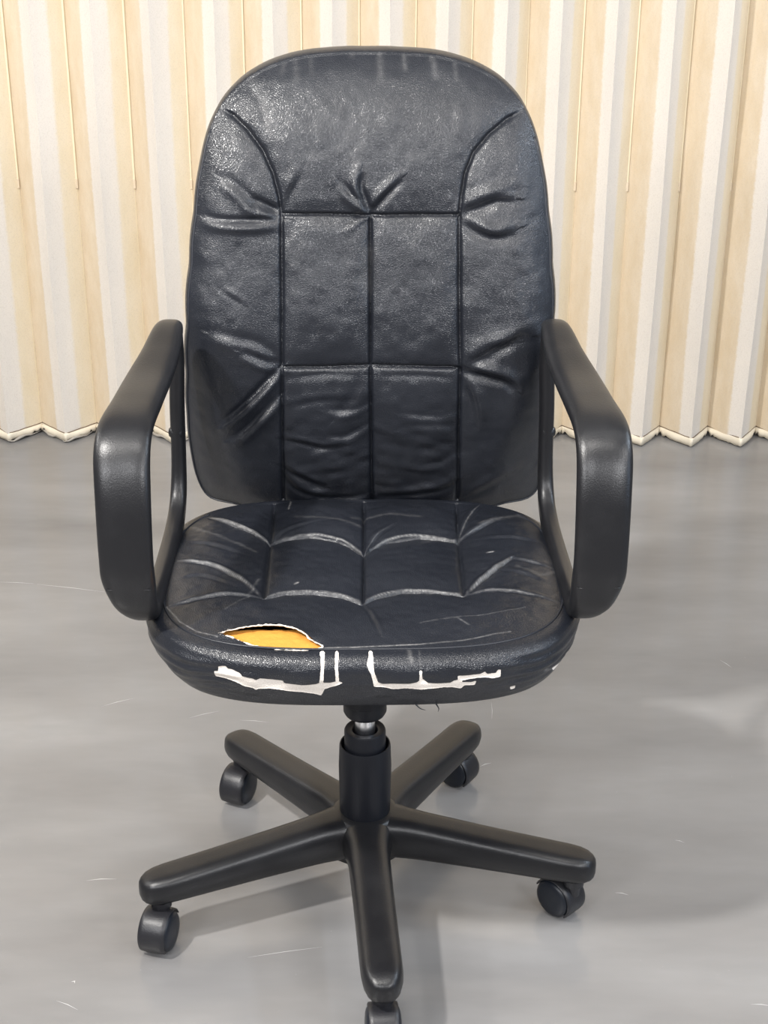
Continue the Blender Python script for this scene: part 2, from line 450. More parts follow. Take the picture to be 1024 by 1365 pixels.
def detail(X, Y, seams, creases, puff=.010, groove=.0055):
    """height and wear masks for tufted, wrinkled leather"""
    D = np.full(X.shape, 1e9); pr = np.ones(X.shape)
    for s in seams:
        d, _, _ = seg_dist(X, Y, s); D = np.minimum(D, d); pr = pr * (1 - .92 * np.exp(-d / .015))
    h = -puff * (1 - pr) - groove * np.exp(-(D / .0023) ** 2)
    wear = np.zeros(X.shape)
    for c in creases:
        pl, amp, wd, we = c
        pl = catmull(pl, 6, False)
        d, sd, run = seg_dist(X, Y, pl)
        env = np.clip(np.sin(np.pi * np.clip(run * .92 + .04, 0, 1)), 0, 1) ** .7
        h += amp * env * (np.exp(-((sd - wd * .8) / wd) ** 2) - np.exp(-((sd + wd * .5) / (wd * .8)) ** 2))
        if we: wear = np.maximum(wear, we * env * np.exp(-((sd - wd * .2) / (abs(we) * .0005 + .00045)) ** 2))
    return h, wear

TEAR = [(-0.1645,-0.1929),(-0.148,-0.1856),(-0.1296,-0.1806),(-0.1092,-0.1782),(-0.0937,-0.1803),(-0.0807,-0.1853),(-0.0694,-0.1947),(-0.0581,-0.2078),(-0.0469,-0.2185),(-0.0594,-0.2233),(-0.0735,-0.2248),(-0.0928,-0.2229),(-0.1122,-0.2193),(-0.1312,-0.2106),(-0.1486,-0.2014)]
NT = 1500
def build_seat():
    th = np.arange(NT) * 2 * np.pi / NT
    # denser angular spacing along the front
    th = th + .25 * np.cos(th)
    ox, oy = seat_outline(th)
    r = np.concatenate([np.linspace(.002, .75, 90), np.linspace(.755, 1, 60)])
    X = ox[None] * r[:, None]; Y = oy[None] * r[:, None] + SCY
    Z = seat_z(X, Y)
    h, wear = detail(X, Y, SEAMS_SEAT, CREASE_SEAT, .0085, .004)
    fade = np.clip((1 - r[:, None]) / .10, 0, 1)
    Z = Z + h * (fade * .85 + .15) * (r[:, None] < 1)
    Z += .0010 * vnoise(X, Y, 38, 1) * fade + .0005 * vnoise(X, Y, 110, 2) * fade
    # lip of the tear is pulled up and open
    tsd = poly_sd(X, Y, TEAR)
    Z += .0022 * np.exp(-(np.clip(tsd, 0, 1) / .012)) * np.clip((Y - TEAR_MID[1] + .004) / .01, -.6, 1) * (tsd < .04)
    top = np.stack([X, Y, Z], -1)
    # welt groove then bulging side band, then tucked underside
    t = np.linspace(0, 1, 112)[1:]
    nx = np.gradient(oy, edge_order=2) ; ny = -np.gradient(ox, edge_order=2)
    nx = (np.roll(oy, -1) - np.roll(oy, 1)); ny = -(np.roll(ox, -1) - np.roll(ox, 1))
    L = np.hypot(nx, ny); nx /= L; ny /= L
    zc = seat_z(ox * .9995, oy * .9995 + SCY)
    front = np.clip((-oy - .02) / .16, 0, 1)
    bul = .0175 + .006 * front
    drop = .062 + .011 * front
    T = t[:, None]
    off = bul[None] * np.sin(np.pi * np.clip(T, 0, 1) ** .62) ** .75 + .002 * (1 - T)
    BX = ox[None] + nx[None] * off; BY = oy[None] + SCY + ny[None] * off
    BZ = zc[None] - drop[None] * (T ** 1.12)
    # soft folds running along the band
    arc = np.cumsum(np.hypot(np.roll(ox, -1) - ox, np.roll(oy, -1) - oy))[None] + 0 * T
    fold = .0016 * vnoise(arc, BZ, 30, 5) + .0012 * vnoise(arc * .35, BZ, 120, 6)
    wv = .0009 * np.sin(BZ * 520 + 5 * vnoise(arc, BZ, 12, 8)) * np.clip((np.abs(BX) - .13) / .06, 0, 1)
    amp = np.sin(np.pi * T)
    peel = np.zeros(BX.shape)
    for pg in PEELS:
        sdv = poly_sd(BX, BZ, pg); peel = np.maximum(peel, np.where(BY < -.02, np.clip(.5 - (sdv - .0009) / .0035, 0, 1), 0))
    push = (fold + wv) * amp - .0009 * np.clip(peel * 2 - .6, 0, 1)
    BX = BX + nx[None] * push; BY = BY + ny[None] * push
    band = np.stack([BX, BY, BZ], -1)
    u = np.linspace(0, 1, 14)[1:, None]
    ex, ey, ez = BX[-1], BY[-1], BZ[-1]
    UX = ex[None] * (1 - .55 * u); UY = (ey[None] - SCY) * (1 - .55 * u) + SCY; UZ = ez[None] - .004 * np.sin(np.pi * np.clip(u, 0, 1)) + 0 * UX
    und = np.stack([UX, UY, UZ], -1)
    P = np.concatenate([top, band, und], 0)
    R = P.shape[0]
    # open the tear
    cxm = (P[:-1, :, 0] + np.roll(P[:-1, :, 0], -1, 1) + P[1:, :, 0] + np.roll(P[1:, :, 0], -1, 1)) / 4
    cym = (P[:-1, :, 1] + np.roll(P[:-1, :, 1], -1, 1) + P[1:, :, 1] + np.roll(P[1:, :, 1], -1, 1)) / 4
    keep = np.ones((R - 1, NT), bool)
    ins = poly_sd(cxm[:149], cym[:149], TEAR) < 0
    keep[:149] &= ~ins
    me = grid_mesh('seat_cushion', P, wrap=True, keep=keep)
    W = np.zeros((R, NT)); W[:150] = wear
    for pl, we, wd in SCRATCH_TOP:
        d, _, run = seg_dist(X, Y, pl); W[:150] = np.maximum(W[:150], we * np.exp(-(d / wd) ** 2))
    for pl, we, wd in SCRATCH_BAND:
        d, _, run = seg_dist(BX, BZ, pl); W[150:150 + 111] = np.maximum(W[150:150 + 111], we * np.exp(-(d / wd) ** 2) * (BY < 0))
    PE = np.zeros((R, NT)); PE[150:150 + 111] = peel
    for nm, A in (('wear', W), ('peel', PE)):
        at = me.attributes.new(nm, 'FLOAT', 'POINT'); at.data.foreach_set('value', A.astype(np.float32).ravel())
    return me, (ox, oy, zc, nx, ny)
TEAR_MID = np.mean(np.array(TEAR), 0)
PEELS = [[(-0.1674,0.4776),(-0.1629,0.4784),(-0.1627,0.4843),(-0.1582,0.4861),(-0.1547,0.4867),(-0.1539,0.4836),(-0.1478,0.4839),(-0.1392,0.4811),(-0.1356,0.4775),(-0.1238,0.4758),(-0.1205,0.4737),(-0.1161,0.4765),(-0.0913,0.4741),(-0.0905,0.4705),(-0.0845,0.4702),(-0.0691,0.4689),(-0.0606,0.4696),(-0.0529,0.471),(-0.0494,0.4729),(-0.0477,0.4746),(-0.046,0.4726),(-0.0383,0.4722),(-0.0298,0.4746),(-0.0255,0.4726),(-0.0315,0.4701),(-0.0384,0.4665),(-0.0452,0.4637),(-0.0492,0.4526),(-0.0531,0.4547),(-0.0608,0.4563),(-0.071,0.4585),(-0.0796,0.4594),(-0.0881,0.4604),(-0.095,0.4621),(-0.1053,0.4633),(-0.1191,0.462),(-0.1212,0.4602),(-0.1242,0.463),(-0.1346,0.4648),(-0.1432,0.4686),(-0.1553,0.4709),(-0.1668,0.4716)],[(-0.0532,0.5098),(-0.0455,0.5113),(-0.0379,0.5109),(-0.0312,0.5105),(-0.0227,0.5107),(-0.0252,0.5095),(-0.0379,0.5098),(-0.0439,0.5093),(-0.0451,0.504),(-0.0456,0.4922),(-0.0469,0.4726),(-0.0494,0.4726),(-0.0473,0.4922),(-0.0479,0.5011)],[(-0.0315,0.5087),(-0.0295,0.5087),(-0.0303,0.4923),(-0.0291,0.4736),(-0.0311,0.4736),(-0.032,0.4923)],[(0.0036,0.5125),(0.0066,0.5116),(0.0087,0.4986),(0.0097,0.4872),(0.0142,0.4726),(0.0193,0.4701),(0.0319,0.4713),(0.0496,0.471),(0.0585,0.4731),(0.0622,0.4761),(0.0647,0.4766),(0.0699,0.4717),(0.08,0.4707),(0.0953,0.4708),(0.099,0.4735),(0.1048,0.4743),(0.1042,0.4795),(0.1129,0.479),(0.1283,0.4797),(0.1333,0.4821),(0.1355,0.479),(0.1463,0.4792),(0.1489,0.4822),(0.1509,0.4821),(0.1504,0.4746),(0.1439,0.4742),(0.1309,0.4766),(0.1181,0.4755),(0.1079,0.4746),(0.1068,0.4705),(0.1183,0.4692),(0.1234,0.4704),(0.1222,0.4663),(0.1107,0.4663),(0.107,0.4617),(0.1005,0.4645),(0.0877,0.4663),(0.0725,0.4648),(0.0624,0.4637),(0.0472,0.4651),(0.032,0.4643),(0.0219,0.4672),(0.0112,0.4674),(0.0079,0.4843),(0.0031,0.4944),(0.0054,0.5015)],[(0.1653,0.451),(0.1701,0.4511),(0.1697,0.4477),(0.166,0.4471)],[(0.236,0.462),(0.246,0.458),(0.25,0.447),(0.238,0.444),(0.232,0.452)],[(0.22,0.451),(0.236,0.448),(0.242,0.439),(0.221,0.442)],[(0.061,0.488),(0.0625,0.488),(0.063,0.4763),(0.0617,0.4763)]]
SCRATCH_TOP = [([(-0.232,-0.1219),(-0.2121,-0.1601),(-0.1908,-0.1837),(-0.1658,-0.1983)],0.55,0.0007),([(-0.0469,-0.221),(-0.0134,-0.2213),(0.0285,-0.2191),(0.0622,-0.2167)],0.75,0.0008),([(0.0622,-0.2167),(0.1132,-0.2081),(0.1658,-0.1898)],0.4,0.0009),([(-0.1002,0.1692),(-0.0983,0.1975)],0.5,0.001),([(0.1571,0.0157),(0.1639,0.018)],0.9,0.0012),([(-0.0824,-0.0668),(-0.0798,-0.0647)],0.9,0.0012),([(-0.1619,-0.1384),(-0.1381,-0.1018),(-0.1277,-0.0509)],0.22,0.0012),([(0.0639,-0.1737),(0.099,-0.1619),(0.1429,-0.1544),(0.1887,-0.1343)],0.25,0.0008),([(0.1077,-0.1619),(0.1195,-0.1784)],0.3,0.001),([(-0.0136,0.1375),(0.0368,0.1474),(0.0767,0.1357)],0.12,0.003),([(-0.2427,0.124),(-0.1778,0.0619),(-0.137,0.0262)],0.14,0.003),([(0.1549,0.1083),(0.2085,0.1452),(0.236,0.1198)],0.14,0.004),([(-0.0888,0.137),(-0.0336,0.1298),(-0.0037,0.1127)],0.12,0.003),([(0.1908,-0.0259),(0.2161,-0.0499),(0.2366,-0.0343)],0.12,0.003)]
SCRATCH_BAND = [([(0.1098,0.5184),(0.1122,0.5043)],0.7,0.0011),([(0.1416,0.5387),(0.1519,0.5258)],0.3,0.001),([(0.1894,0.523),(0.198,0.5145)],0.4,0.002),([(0.0492,0.504),(0.0518,0.4982)],0.4,0.002),([(0.0604,0.5097),(0.062,0.4893)],0.15,0.0008),([(-0.1468,0.5115),(-0.1279,0.5107),(-0.1074,0.5099)],0.4,0.0016),([(0.208,0.46),(0.2188,0.4506)],0.4,0.002)]

seat_me, (ox, oy, zc, nx, ny) = build_seat()
seat = upper(link('seat_cushion', seat_me, M_leather, chair))
seat['label'] = 'tufted black leather seat with slit showing orange foam and peeled pale patches at front'
_i = [i for i in np.roll(np.arange(NT), -int(NT * .29))[::4] if oy[i] < .165]
wl = [(ox[i] + nx[i] * .0006, oy[i] + SCY + ny[i] * .0006, zc[i] - .0002) for i in _i]
welt = link('welt_seam', tube_mesh('welt_seam', wl, .0015, 8), M_piping, seat)

# orange foam showing in the tear
def build_foam():
    x0, y0 = np.min(np.array(TEAR), 0) - .012; x1, y1 = np.max(np.array(TEAR), 0) + .012
    gx = np.linspace(x0, x1, 90); gy = np.linspace(y0, y1, 50)
    X, Y = np.meshgrid(gx, gy)
    e = np.clip(np.minimum(np.minimum(X - x0, x1 - X), np.minimum(Y - y0, y1 - Y)) / .01, 0, 1)
    f = (Y - y0) / (y1 - y0)
    Z = seat_z(X, Y) - .0042 - .004 * f - .008 * (1 - e) ** 2 + .0007 * vnoise(X, Y, 160, 3) + .0006 * vnoise(X, Y, 60, 4)
    Xc = X; top = np.stack([Xc, Y, Z], -1)
    rc = seat_r(X, Y); keep = (rc[:-1, :-1] < .975) & (rc[1:, 1:] < .975) & (rc[:-1, 1:] < .975)
    return grid_mesh('foam_padding', top, keep=keep)
foam = link('foam_padding', build_foam(), M_foam, seat); foam['label'] = 'orange foam padding in the slit'
sd = foam.modifiers.new('t', 'SOLIDIFY'); sd.thickness = .01; sd.offset = -1
# frayed pale edge all round the slit
rr = random.Random(11)
ed = []
TR = catmull(TEAR, 7)
for i, (x, y) in enumerate(TR):
    up_ = .0018 if y > TEAR_MID[1] else -.0004
    r0 = float(seat_r(np.array(x), np.array(y)))
    ed.append((x + rr.uniform(-.0005, .0005), y + rr.uniform(-.0005, .0005), float(seat_z(np.array(x), np.array(y))) + up_ - .0008 + rr.uniform(-.0004, .0004)))
fe = link('frayed_edge', tube_mesh('frayed_edge', ed, .00095, 6, closed=True, rough=.7), M_fray, seat)
fe['label'] = 'pale frayed cloth edge of the slit'
# loose threads at the seat's lower edge
th_pts = [((.058, -.228, .433), (.063, -.230, .429), (.069, -.229, .426)), ((.081, -.227, .433), (.084, -.229, .428), (.083, -.231, .425)),
          ]
for t3 in th_pts:
    link('loose_thread', tube_mesh('loose_thread', catmull(t3, 5, False), lambda t: .0009 * (1 - t) + .0002, 5), M_piping, seat)

# ---- backrest
OUT_PX = [(-0.0033,1.0834),(-0.0511,1.0824),(-0.0941,1.0779),(-0.1324,1.0672),(-0.164,1.0503),(-0.1891,1.0263),(-0.2078,0.9924),(-0.2192,0.9498),(-0.2283,0.8904),(-0.2358,0.8251),(-0.2419,0.749),(-0.2472,0.6774),(-0.251,0.6119),(-0.2508,0.5536),(-0.2461,0.5056),(-0.2336,0.4728),(-0.19,0.474),(-0.14,0.458),(-0.05,0.454),(0.05,0.454),(0.14,0.458),(0.19,0.474),(0.2338,0.471),(0.2464,0.5012),(0.2495,0.552),(0.2494,0.6107),(0.2464,0.6766),(0.2419,0.7486),(0.238,0.825),(0.2314,0.8907),(0.2225,0.9503),(0.2101,0.9957),(0.1925,1.0288),(0.1673,1.0519),(0.1355,1.0678),(0.0923,1.0792),(0.0445,1.0826)]          # silhouette of the padded back, local x and height
BCZ = .78
def back_radius():
    p = np.array(OUT_PX, float); x = p[:, 0]; z = p[:, 1] - BCZ
    a = np.arctan2(z, x); r = np.hypot(x, z); o = np.argsort(a); a, r = a[o], r[o]
    g = np.linspace(-np.pi, np.pi, 1441)[:-1]
    rr = np.interp(g, np.concatenate([a - 2 * np.pi, a, a + 2 * np.pi]), np.tile(r, 3))
    k = np.exp(-(np.arange(-40, 41) / 9.0) ** 2); k /= k.sum()
    rr = np.convolve(np.concatenate([rr[-40:], rr, rr[:40]]), k, 'valid')
    return g, rr
BG, BR = back_radius()
def back_R(a): return np.interp(a, np.append(BG, np.pi), np.append(BR, BR[0]))
INS = .007
def back_y(x, z):
    zz = np.array([.44, .50, .56, .65, .75, .88, 1.0, 1.09]); yy = np.array([.212, .200, .184, .171, .174, .201, .232, .262])
    # smooth cubic through the profile
    y = np.interp(z, _PZ, _PY)
    R = back_R(np.arctan2(z - BCZ, x)) - INS
    r = np.hypot(x, z - BCZ) / R
    y = y + .026 * np.clip(r, 0, 1.2) ** 9
    wz = np.clip((.76 - z) / .10, 0, 1); lim = .215 - .045 * np.clip((.74 - z) / .2, 0, 1)
    sx_ = np.abs(x) - lim; y = y + wz * .5 * (sx_ + np.sqrt(sx_ * sx_ + .016 ** 2)) / 2
    y = y + .018 * np.clip((z - .96) / .12, 0, 1.3) ** 2 - .006 * (np.abs(x) / .22) ** 2
    return y
_k = catmull(np.array([(.40, .222), (.44, .212), (.50, .200), (.56, .184), (.65, .171), (.75, .174), (.88, .201), (1.0, .232), (1.09, .262), (1.15, .285)]), 20, False)
_PZ, _PY = _k[:, 0], _k[:, 1]
SEAMS_BACK = [[(-0.1136,0.8916),(-0.1141,0.7871),(-0.1158,0.6992),(-0.1182,0.6029),(-0.1209,0.4918)],[(-0.0003,0.8898),(-0.0004,0.7871),(-0.0004,0.699),(0.0008,0.6026),(0.0022,0.4889)],[(0.1133,0.8908),(0.1146,0.787),(0.1172,0.6988),(0.1181,0.6023),(0.1214,0.4909)],[(-0.1136,0.8916),(-0.0613,0.8916),(-0.0003,0.8898),(0.0627,0.8907),(0.1133,0.8908)],[(-0.1177,0.6982),(-0.063,0.6981),(-0.0004,0.7),(0.0643,0.6989),(0.1172,0.6978)],[(-0.1136,0.8916),(-0.1162,0.9141),(-0.1234,0.9411),(-0.1363,0.9679),(-0.1548,0.991),(-0.1734,1.0068),(-0.1939,1.0164)],[(0.1133,0.8908),(0.116,0.9143),(0.1205,0.9413),(0.1307,0.9655),(0.1495,0.9861),(0.1711,1.0021),(0.1947,1.0136)]]
CREASE_BACK = [([(-0.0026,0.8948),(-0.0146,0.9223),(-0.0122,0.9451)],0.005,0.006,0.1),([(-0.0026,0.8948),(-0.0243,0.9132),(-0.0387,0.9291)],0.003,0.006,0),([(-0.0002,0.8958),(0.0192,0.9178),(0.0385,0.936)],0.004,0.006,0.1),([(-0.0075,0.8912),(-0.0196,0.8856),(-0.0317,0.8764)],0.0025,0.005,0.1),([(-0.1138,0.8939),(-0.1403,0.8971),(-0.1689,0.9222),(-0.1879,0.9336)],0.0035,0.008,0.05),([(-0.114,0.8833),(-0.1551,0.8819),(-0.1937,0.8823),(-0.2129,0.8856)],0.0045,0.0065,0.18),([(-0.1187,0.8902),(-0.1402,0.9039),(-0.1475,0.9039)],0.0035,0.006,0.1),([(0.1161,0.894),(0.1355,0.9018),(0.1596,0.911),(0.1838,0.911)],0.005,0.008,0.15),([(0.1186,0.8857),(0.1358,0.8741),(0.1602,0.8671),(0.1844,0.8741)],0.0045,0.009,0.08),([(0.1161,0.8995),(0.1354,0.911),(0.1691,0.9225),(0.1909,0.9248)],0.0022,0.007,0),([(-0.1114,0.8994),(-0.1014,0.9222),(-0.0867,0.9496)],0.0018,0.006,0.1),([(-0.1319,0.9857),(-0.1411,1.017),(-0.1622,1.0435)],0.0014,0.01,0.12),([(-0.1171,0.6964),(-0.14,0.6715),(-0.1659,0.645),(-0.1974,0.6167)],0.0055,0.0065,0.18),([(-0.1205,0.6557),(-0.1465,0.628),(-0.1728,0.6023),(-0.1884,0.5937)],0.0045,0.007,0.15),([(-0.117,0.7),(-0.1392,0.7052),(-0.1683,0.7206)],0.003,0.007,0),([(-0.1193,0.7051),(-0.1484,0.7282),(-0.2069,0.7435)],0.0022,0.009,0),([(0.1192,0.696),(0.1493,0.6908),(0.1796,0.6813),(0.1926,0.6683)],0.0055,0.008,0.15),([(0.1216,0.6996),(0.1485,0.715),(0.1873,0.7406),(0.2071,0.7406)],0.003,0.009,0.12),([(0.1239,0.7048),(0.1531,0.7279),(0.1876,0.7329)],0.0025,0.009,0),([(0.1219,0.6867),(0.1352,0.6552),(0.1416,0.6216)],0.003,0.009,0.08),([(-0.1172,0.5964),(-0.0918,0.5923),(-0.0614,0.5846),(-0.0359,0.5875)],0.0022,0.005,0.1),([(-0.1185,0.5521),(-0.0932,0.5363),(-0.0624,0.5203)],0.003,0.006,0.12),([(-0.1179,0.5395),(-0.099,0.514),(-0.0627,0.501)],0.003,0.006,0.15),([(-0.0028,0.6446),(-0.0305,0.6362),(-0.0606,0.6391)],0.0016,0.006,0.05),([(-0.0027,0.6162),(-0.0307,0.5991),(-0.0612,0.5991)],0.0018,0.006,0.05),([(0.0054,0.5007),(0.0421,0.5038),(0.0942,0.5133),(0.1172,0.526)],0.003,0.007,0.1),([(-0.0025,0.5008),(-0.0418,0.4946),(-0.0733,0.4947)],0.0028,0.006,0.08),([(0.1166,0.6102),(0.0809,0.616),(0.0404,0.6104)],0.0012,0.007,0),([(0.1181,0.5695),(0.0927,0.5577),(0.0619,0.5515)],0.0014,0.007,0),([(0.1108,0.6331),(0.0857,0.6274),(0.0401,0.6332)],0.001,0.006,0),([(-0.1098,0.687),(-0.06,0.6921),(-0.0103,0.6895)],0.0012,0.006,0.1),([(0.0096,0.6894),(0.0595,0.6909),(0.1119,0.6867)],0.0012,0.006,0.1),([(-0.1067,0.8865),(-0.0583,0.8884),(-0.0099,0.8856)],0.001,0.005,0.08),([(0.0119,0.8866),(0.0579,0.8884),(0.1089,0.8857)],0.001,0.005,0.1),([(-0.1907,0.8011),(-0.1619,0.7821)],0.0012,0.005,0.05),([(0.1367,0.5002),(0.172,0.5258),(0.1972,0.5384)],0.0018,0.008,0),([(0.2342,0.532),(0.2409,0.5446)],0.003,0.004,0.2),([(-0.015,0.7964),(-0.01,0.8295),(-0.0041,0.8764)],0.0016,0.012,0.1),([(-0.0103,0.6869),(-0.0203,0.6555),(-0.0457,0.6278)],0.0018,0.01,0.06),([(-0.1107,0.6449),(-0.0704,0.6556),(-0.0304,0.6556)],0.001,0.006,0)]
SCRATCH_BACK = [([(0.0121,1.0793),(0.0135,1.0527)],0.16,0.004),([(0.0431,1.0771),(0.0441,1.0617)],0.14,0.003),([(0.079,1.075),(0.0838,1.0529)],0.16,0.004),([(0.1077,1.0662),(0.1092,1.0507)],0.12,0.003),([(-0.0237,1.0836),(-0.0228,1.0748)],0.1,0.003),([(-0.0953,1.0702),(-0.093,1.0481)],0.1,0.004),([(-0.1096,1.0657),(-0.1121,1.0569)],0.08,0.004),([(-0.155,1.0524),(-0.1385,1.0303),(-0.1293,0.9992)],0.1,0.006),([(-0.0762,1.0746),(-0.0739,1.057)],0.08,0.003),([(-0.1341,0.9992),(-0.1294,0.9902)],0.1,0.003),([(-0.0101,0.8106),(-0.0027,0.8483)],0.1,0.009),([(-0.0028,0.8012),(-0.01,0.8295)],0.08,0.008),([(-0.024,0.9904),(-0.0194,0.9542)],0.05,0.014)]
NB = 1200
def build_back():
    a = -np.pi + np.arange(NB) * 2 * np.pi / NB
    R0 = back_R(a) - INS
    dx, dz = np.cos(a), np.sin(a)
    r = np.concatenate([np.linspace(.002, .8, 170), np.linspace(.805, 1, 45)])
    X = R0[None] * dx[None] * r[:, None]; Z = BCZ + R0[None] * dz[None] * r[:, None]
    Y = back_y(X, Z)
    h, wear = detail(X, Z, SEAMS_BACK, CREASE_BACK, .0085, .0045)
    fade = np.clip((1 - r[:, None]) / .06, 0, 1)
    Y = Y - h * (fade * .9 + .1)
    Y -= (.0011 * vnoise(X, Z, 30, 11) + .0006 * vnoise(X, Z, 85, 12)) * fade
    # fine crumple in the lower centre panels
    cr = np.clip((.66 - Z) / .06, 0, 1) * np.clip((.125 - np.abs(X)) / .02, 0, 1)
    Y -= .0014 * cr * vnoise(X * .5, Z + .15 * X * np.sign(X), 95, 14)
    for pl, we, wd in SCRATCH_BACK:
        d, _, run = seg_dist(X, Z, pl); wear = np.maximum(wear, we * np.exp(-(d / wd) ** 2))
    front = np.stack([X, Y, Z], -1)
    t = np.linspace(0, 1, 40)[1:, None]
    off = INS * np.sin(np.pi * np.clip(t, 0, 1) ** .8) ** .6
    SX = (R0 + off) * dx[None]; SZ = BCZ + (R0 + off) * dz[None]
    SY = Y[-1][None] + .058 * t + 0 * SX + .0006 * vnoise(a[None] * 4, t + 0 * SX, 6, 15)
    side = np.stack([SX, SY, SZ], -1)
    u = np.linspace(0, 1, 12)[1:, None]
    KX = R0[None] * dx[None] * (1 - u * .999); KZ = BCZ + R0[None] * dz[None] * (1 - u * .999)
    KY = (np.interp(KZ, _PZ, _PY) + .075) * np.clip(u * 3, 0, 1) + (SY[-1][None]) * (1 - np.clip(u * 3, 0, 1))
    rear = np.stack([KX, KY, KZ], -1)
    P = np.concatenate([front, side, rear], 0)
    me = grid_mesh('backrest', P, wrap=True, flip=False)
    W = np.zeros(P.shape[:2]); W[:len(r)] = wear
    at = me.attributes.new('wear', 'FLOAT', 'POINT'); at.data.foreach_set('value', W.astype(np.float32).ravel())
    at = me.attributes.new('peel', 'FLOAT', 'POINT'); at.data.foreach_set('value', np.zeros(W.size, np.float32))
    pip = np.stack([X[-1] * 1.004, Y[-1] + .001, BCZ + (Z[-1] - BCZ) * 1.004], -1)
    pip2 = np.stack([SX[-3] , SY[-3], SZ[-3]], -1)
    return me, pip, pip2
back_me, pip, pip2 = build_back()
back = upper(link('backrest', back_me, M_leather, chair)); back.location.x = OX + .011
back['label'] = 'tall wrinkled black leather backrest stitched into panels'
_o = np.roll(np.arange(NB), -(3 * NB) // 4)          # start at the top of the back
for _p, _zt in ((pip, .99), (pip2, 1.2)):
    q = _p[_o]; q = q[q[:, 2] < _zt]
    link('piping', tube_mesh('piping', q[::5], .0013, 8), M_piping, back)

# ---- armrests (closed moulded loops)
def superell(n, w, t, e=2.9):
    a = np.arange(n) * 2 * np.pi / n
    c, s = np.cos(a), np.sin(a)
    k = (np.abs(c) ** e + np.abs(s) ** e) ** (1 / e)
    return w / 2 * c / k, t / 2 * s / k
ARM = [(.150, .752, .242, .026, .024), (.122, .765, .243, .036, .024), (.06, .753, .247, .047, .024), (0, .742, .254, .054, .024),
       (-.07, .737, .259, .057, .024), (-.125, .730, .264, .061, .024), (-.158, .711, .265, .062, .024), (-.178, .667, .264, .061, .024),
       (-.186, .600, .264, .060, .024), (-.184, .568, .263, .059, .025), (-.172, .534, .258, .048, .026), (-.140, .512, .251, .031, .028),
       (-.07, .502, .248, .023, .028), (.03, .501, .247, .022, .028), (.10, .511, .245, .022, .028), (.138, .535, .244, .021, .028),
       (.153, .58, .243, .019, .030), (.158, .65, .242, .019, .032), (.160, .71, .240, .020, .030)]
def arm_mesh(sx):
    K = catmull([(y, z, x, w, t) for y, z, x, w, t in ARM], 12)
    n = len(K); seg = 36; P = np.zeros((n + 1, seg, 3))
    for i in range(n):
        y, z, x, w, t = K[i]
        d = K[(i + 1) % n][:2] - K[i - 1][:2]; d /= np.hypot(*d)
        ny_, nz_ = d[1], -d[0]           # in-plane normal
        a, b = superell(seg, w, t)
        # the outer side of the strap is gently crowned
        P[i, :, 0] = sx * (x + a); P[i, :, 1] = y + b * ny_; P[i, :, 2] = z + b * nz_
    P[n] = P[0]
    return grid_mesh('armrest', P, wrap=True, flip=(sx > 0))
for sx in (-1, 1):
    arm = upper(link('armrest', arm_mesh(sx), M_arm, chair))
    # parting line across the front of the strap, and the bolt that holds the loop to the back
    f = .0255
    ln = [(sx * (.263 - f * .97 + 2 * f * .97 * k / 10), -.1944 + .0010 * (abs(k - 5) / 5) ** 3, .562) for k in range(11)]
    link('parting_line', tube_mesh('parting_line', ln, .0006, 5), M_arm, arm)
    bo = link('bolt', lathe_mesh('bolt', [(0, .010), (.005, .009), (.008, .006), (.009, 0), (.009, -.008), (0, -.008)], 20), M_base, arm)
    bo.rotation_euler = (0, sx * math.pi / 2, 0); bo.location = (sx * .2445, .150, .618)

# ---- seat mechanism and gas lift
mech = upper(rbox('seat_plate', 0, .02, .414, .22, .22, .045, .01, M_under, chair, 2))
mb = upper(rbox('tilt_mechanism', 0, .075, .362, .105, .21, .055, .012, M_metal, chair, 3))
def strip(name, path, w, t, mat, parent):
    K = catmull(path, 8, False); seg = 20; P = np.zeros((len(K), seg, 3))
    for i, p in enumerate(K):
        d = (K[min(i + 1, len(K) - 1)] - K[max(i - 1, 0)]); d /= np.hypot(*d)
        a, b = superell(seg, w, t, 5)
        P[i, :, 0] = a; P[i, :, 1] = p[0] - b * d[1]; P[i, :, 2] = p[1] + b * d[0]
    return link(name, grid_mesh(name, P, wrap=True, cap=True), mat, parent)
bs = strip('back_support', [(.10, .345), (.20, .34), (.27, .36), (.305, .43), (.29, .55), (.262, .66), (.262, .75)], .07, .012, M_metal, chair)
upper(bs)
lev = upper(link('height_lever', tube_mesh('height_lever', [(.04, 0, .37), (.12, -.01, .372), (.17, -.02, .375), (.205, -.025, .38)], .005, 10), M_metal, chair))

def lz(name, prof, mat, parent=chair, seg=56, ang=40):
    o = link(name, lathe_mesh(name, prof[::-1] if False else prof, seg), mat, parent); return auto(o, ang)
lz('mechanism_collar', [(0, .280), (.023, .280), (.0262, .2815), (.0285, .286), (.0285, .300), (.031, .302), (.031, .34), (0, .34)], M_sleeve)
lz('gas_lift_rod', [(0, .245), (.0135, .245), (.0135, .290), (0, .290)], M_chrome)
lz('inner_sleeve', [(0, .15), (.0275, .15), (.0275, .2545), (.0262, .257), (.0190, .257), (.0172, .2555), (.0160, .252), (.0155, .242), (0, .242)], M_sleeve)
lz('outer_sleeve', [(0, .11), (.0325, .11), (.0340, .125), (.0352, .20), (.0340, .232), (.0332, .2345), (.0318, .2345), (.0308, .232), (.0302, .20), (.0302, .16), (0, .16)], M_sleeve)

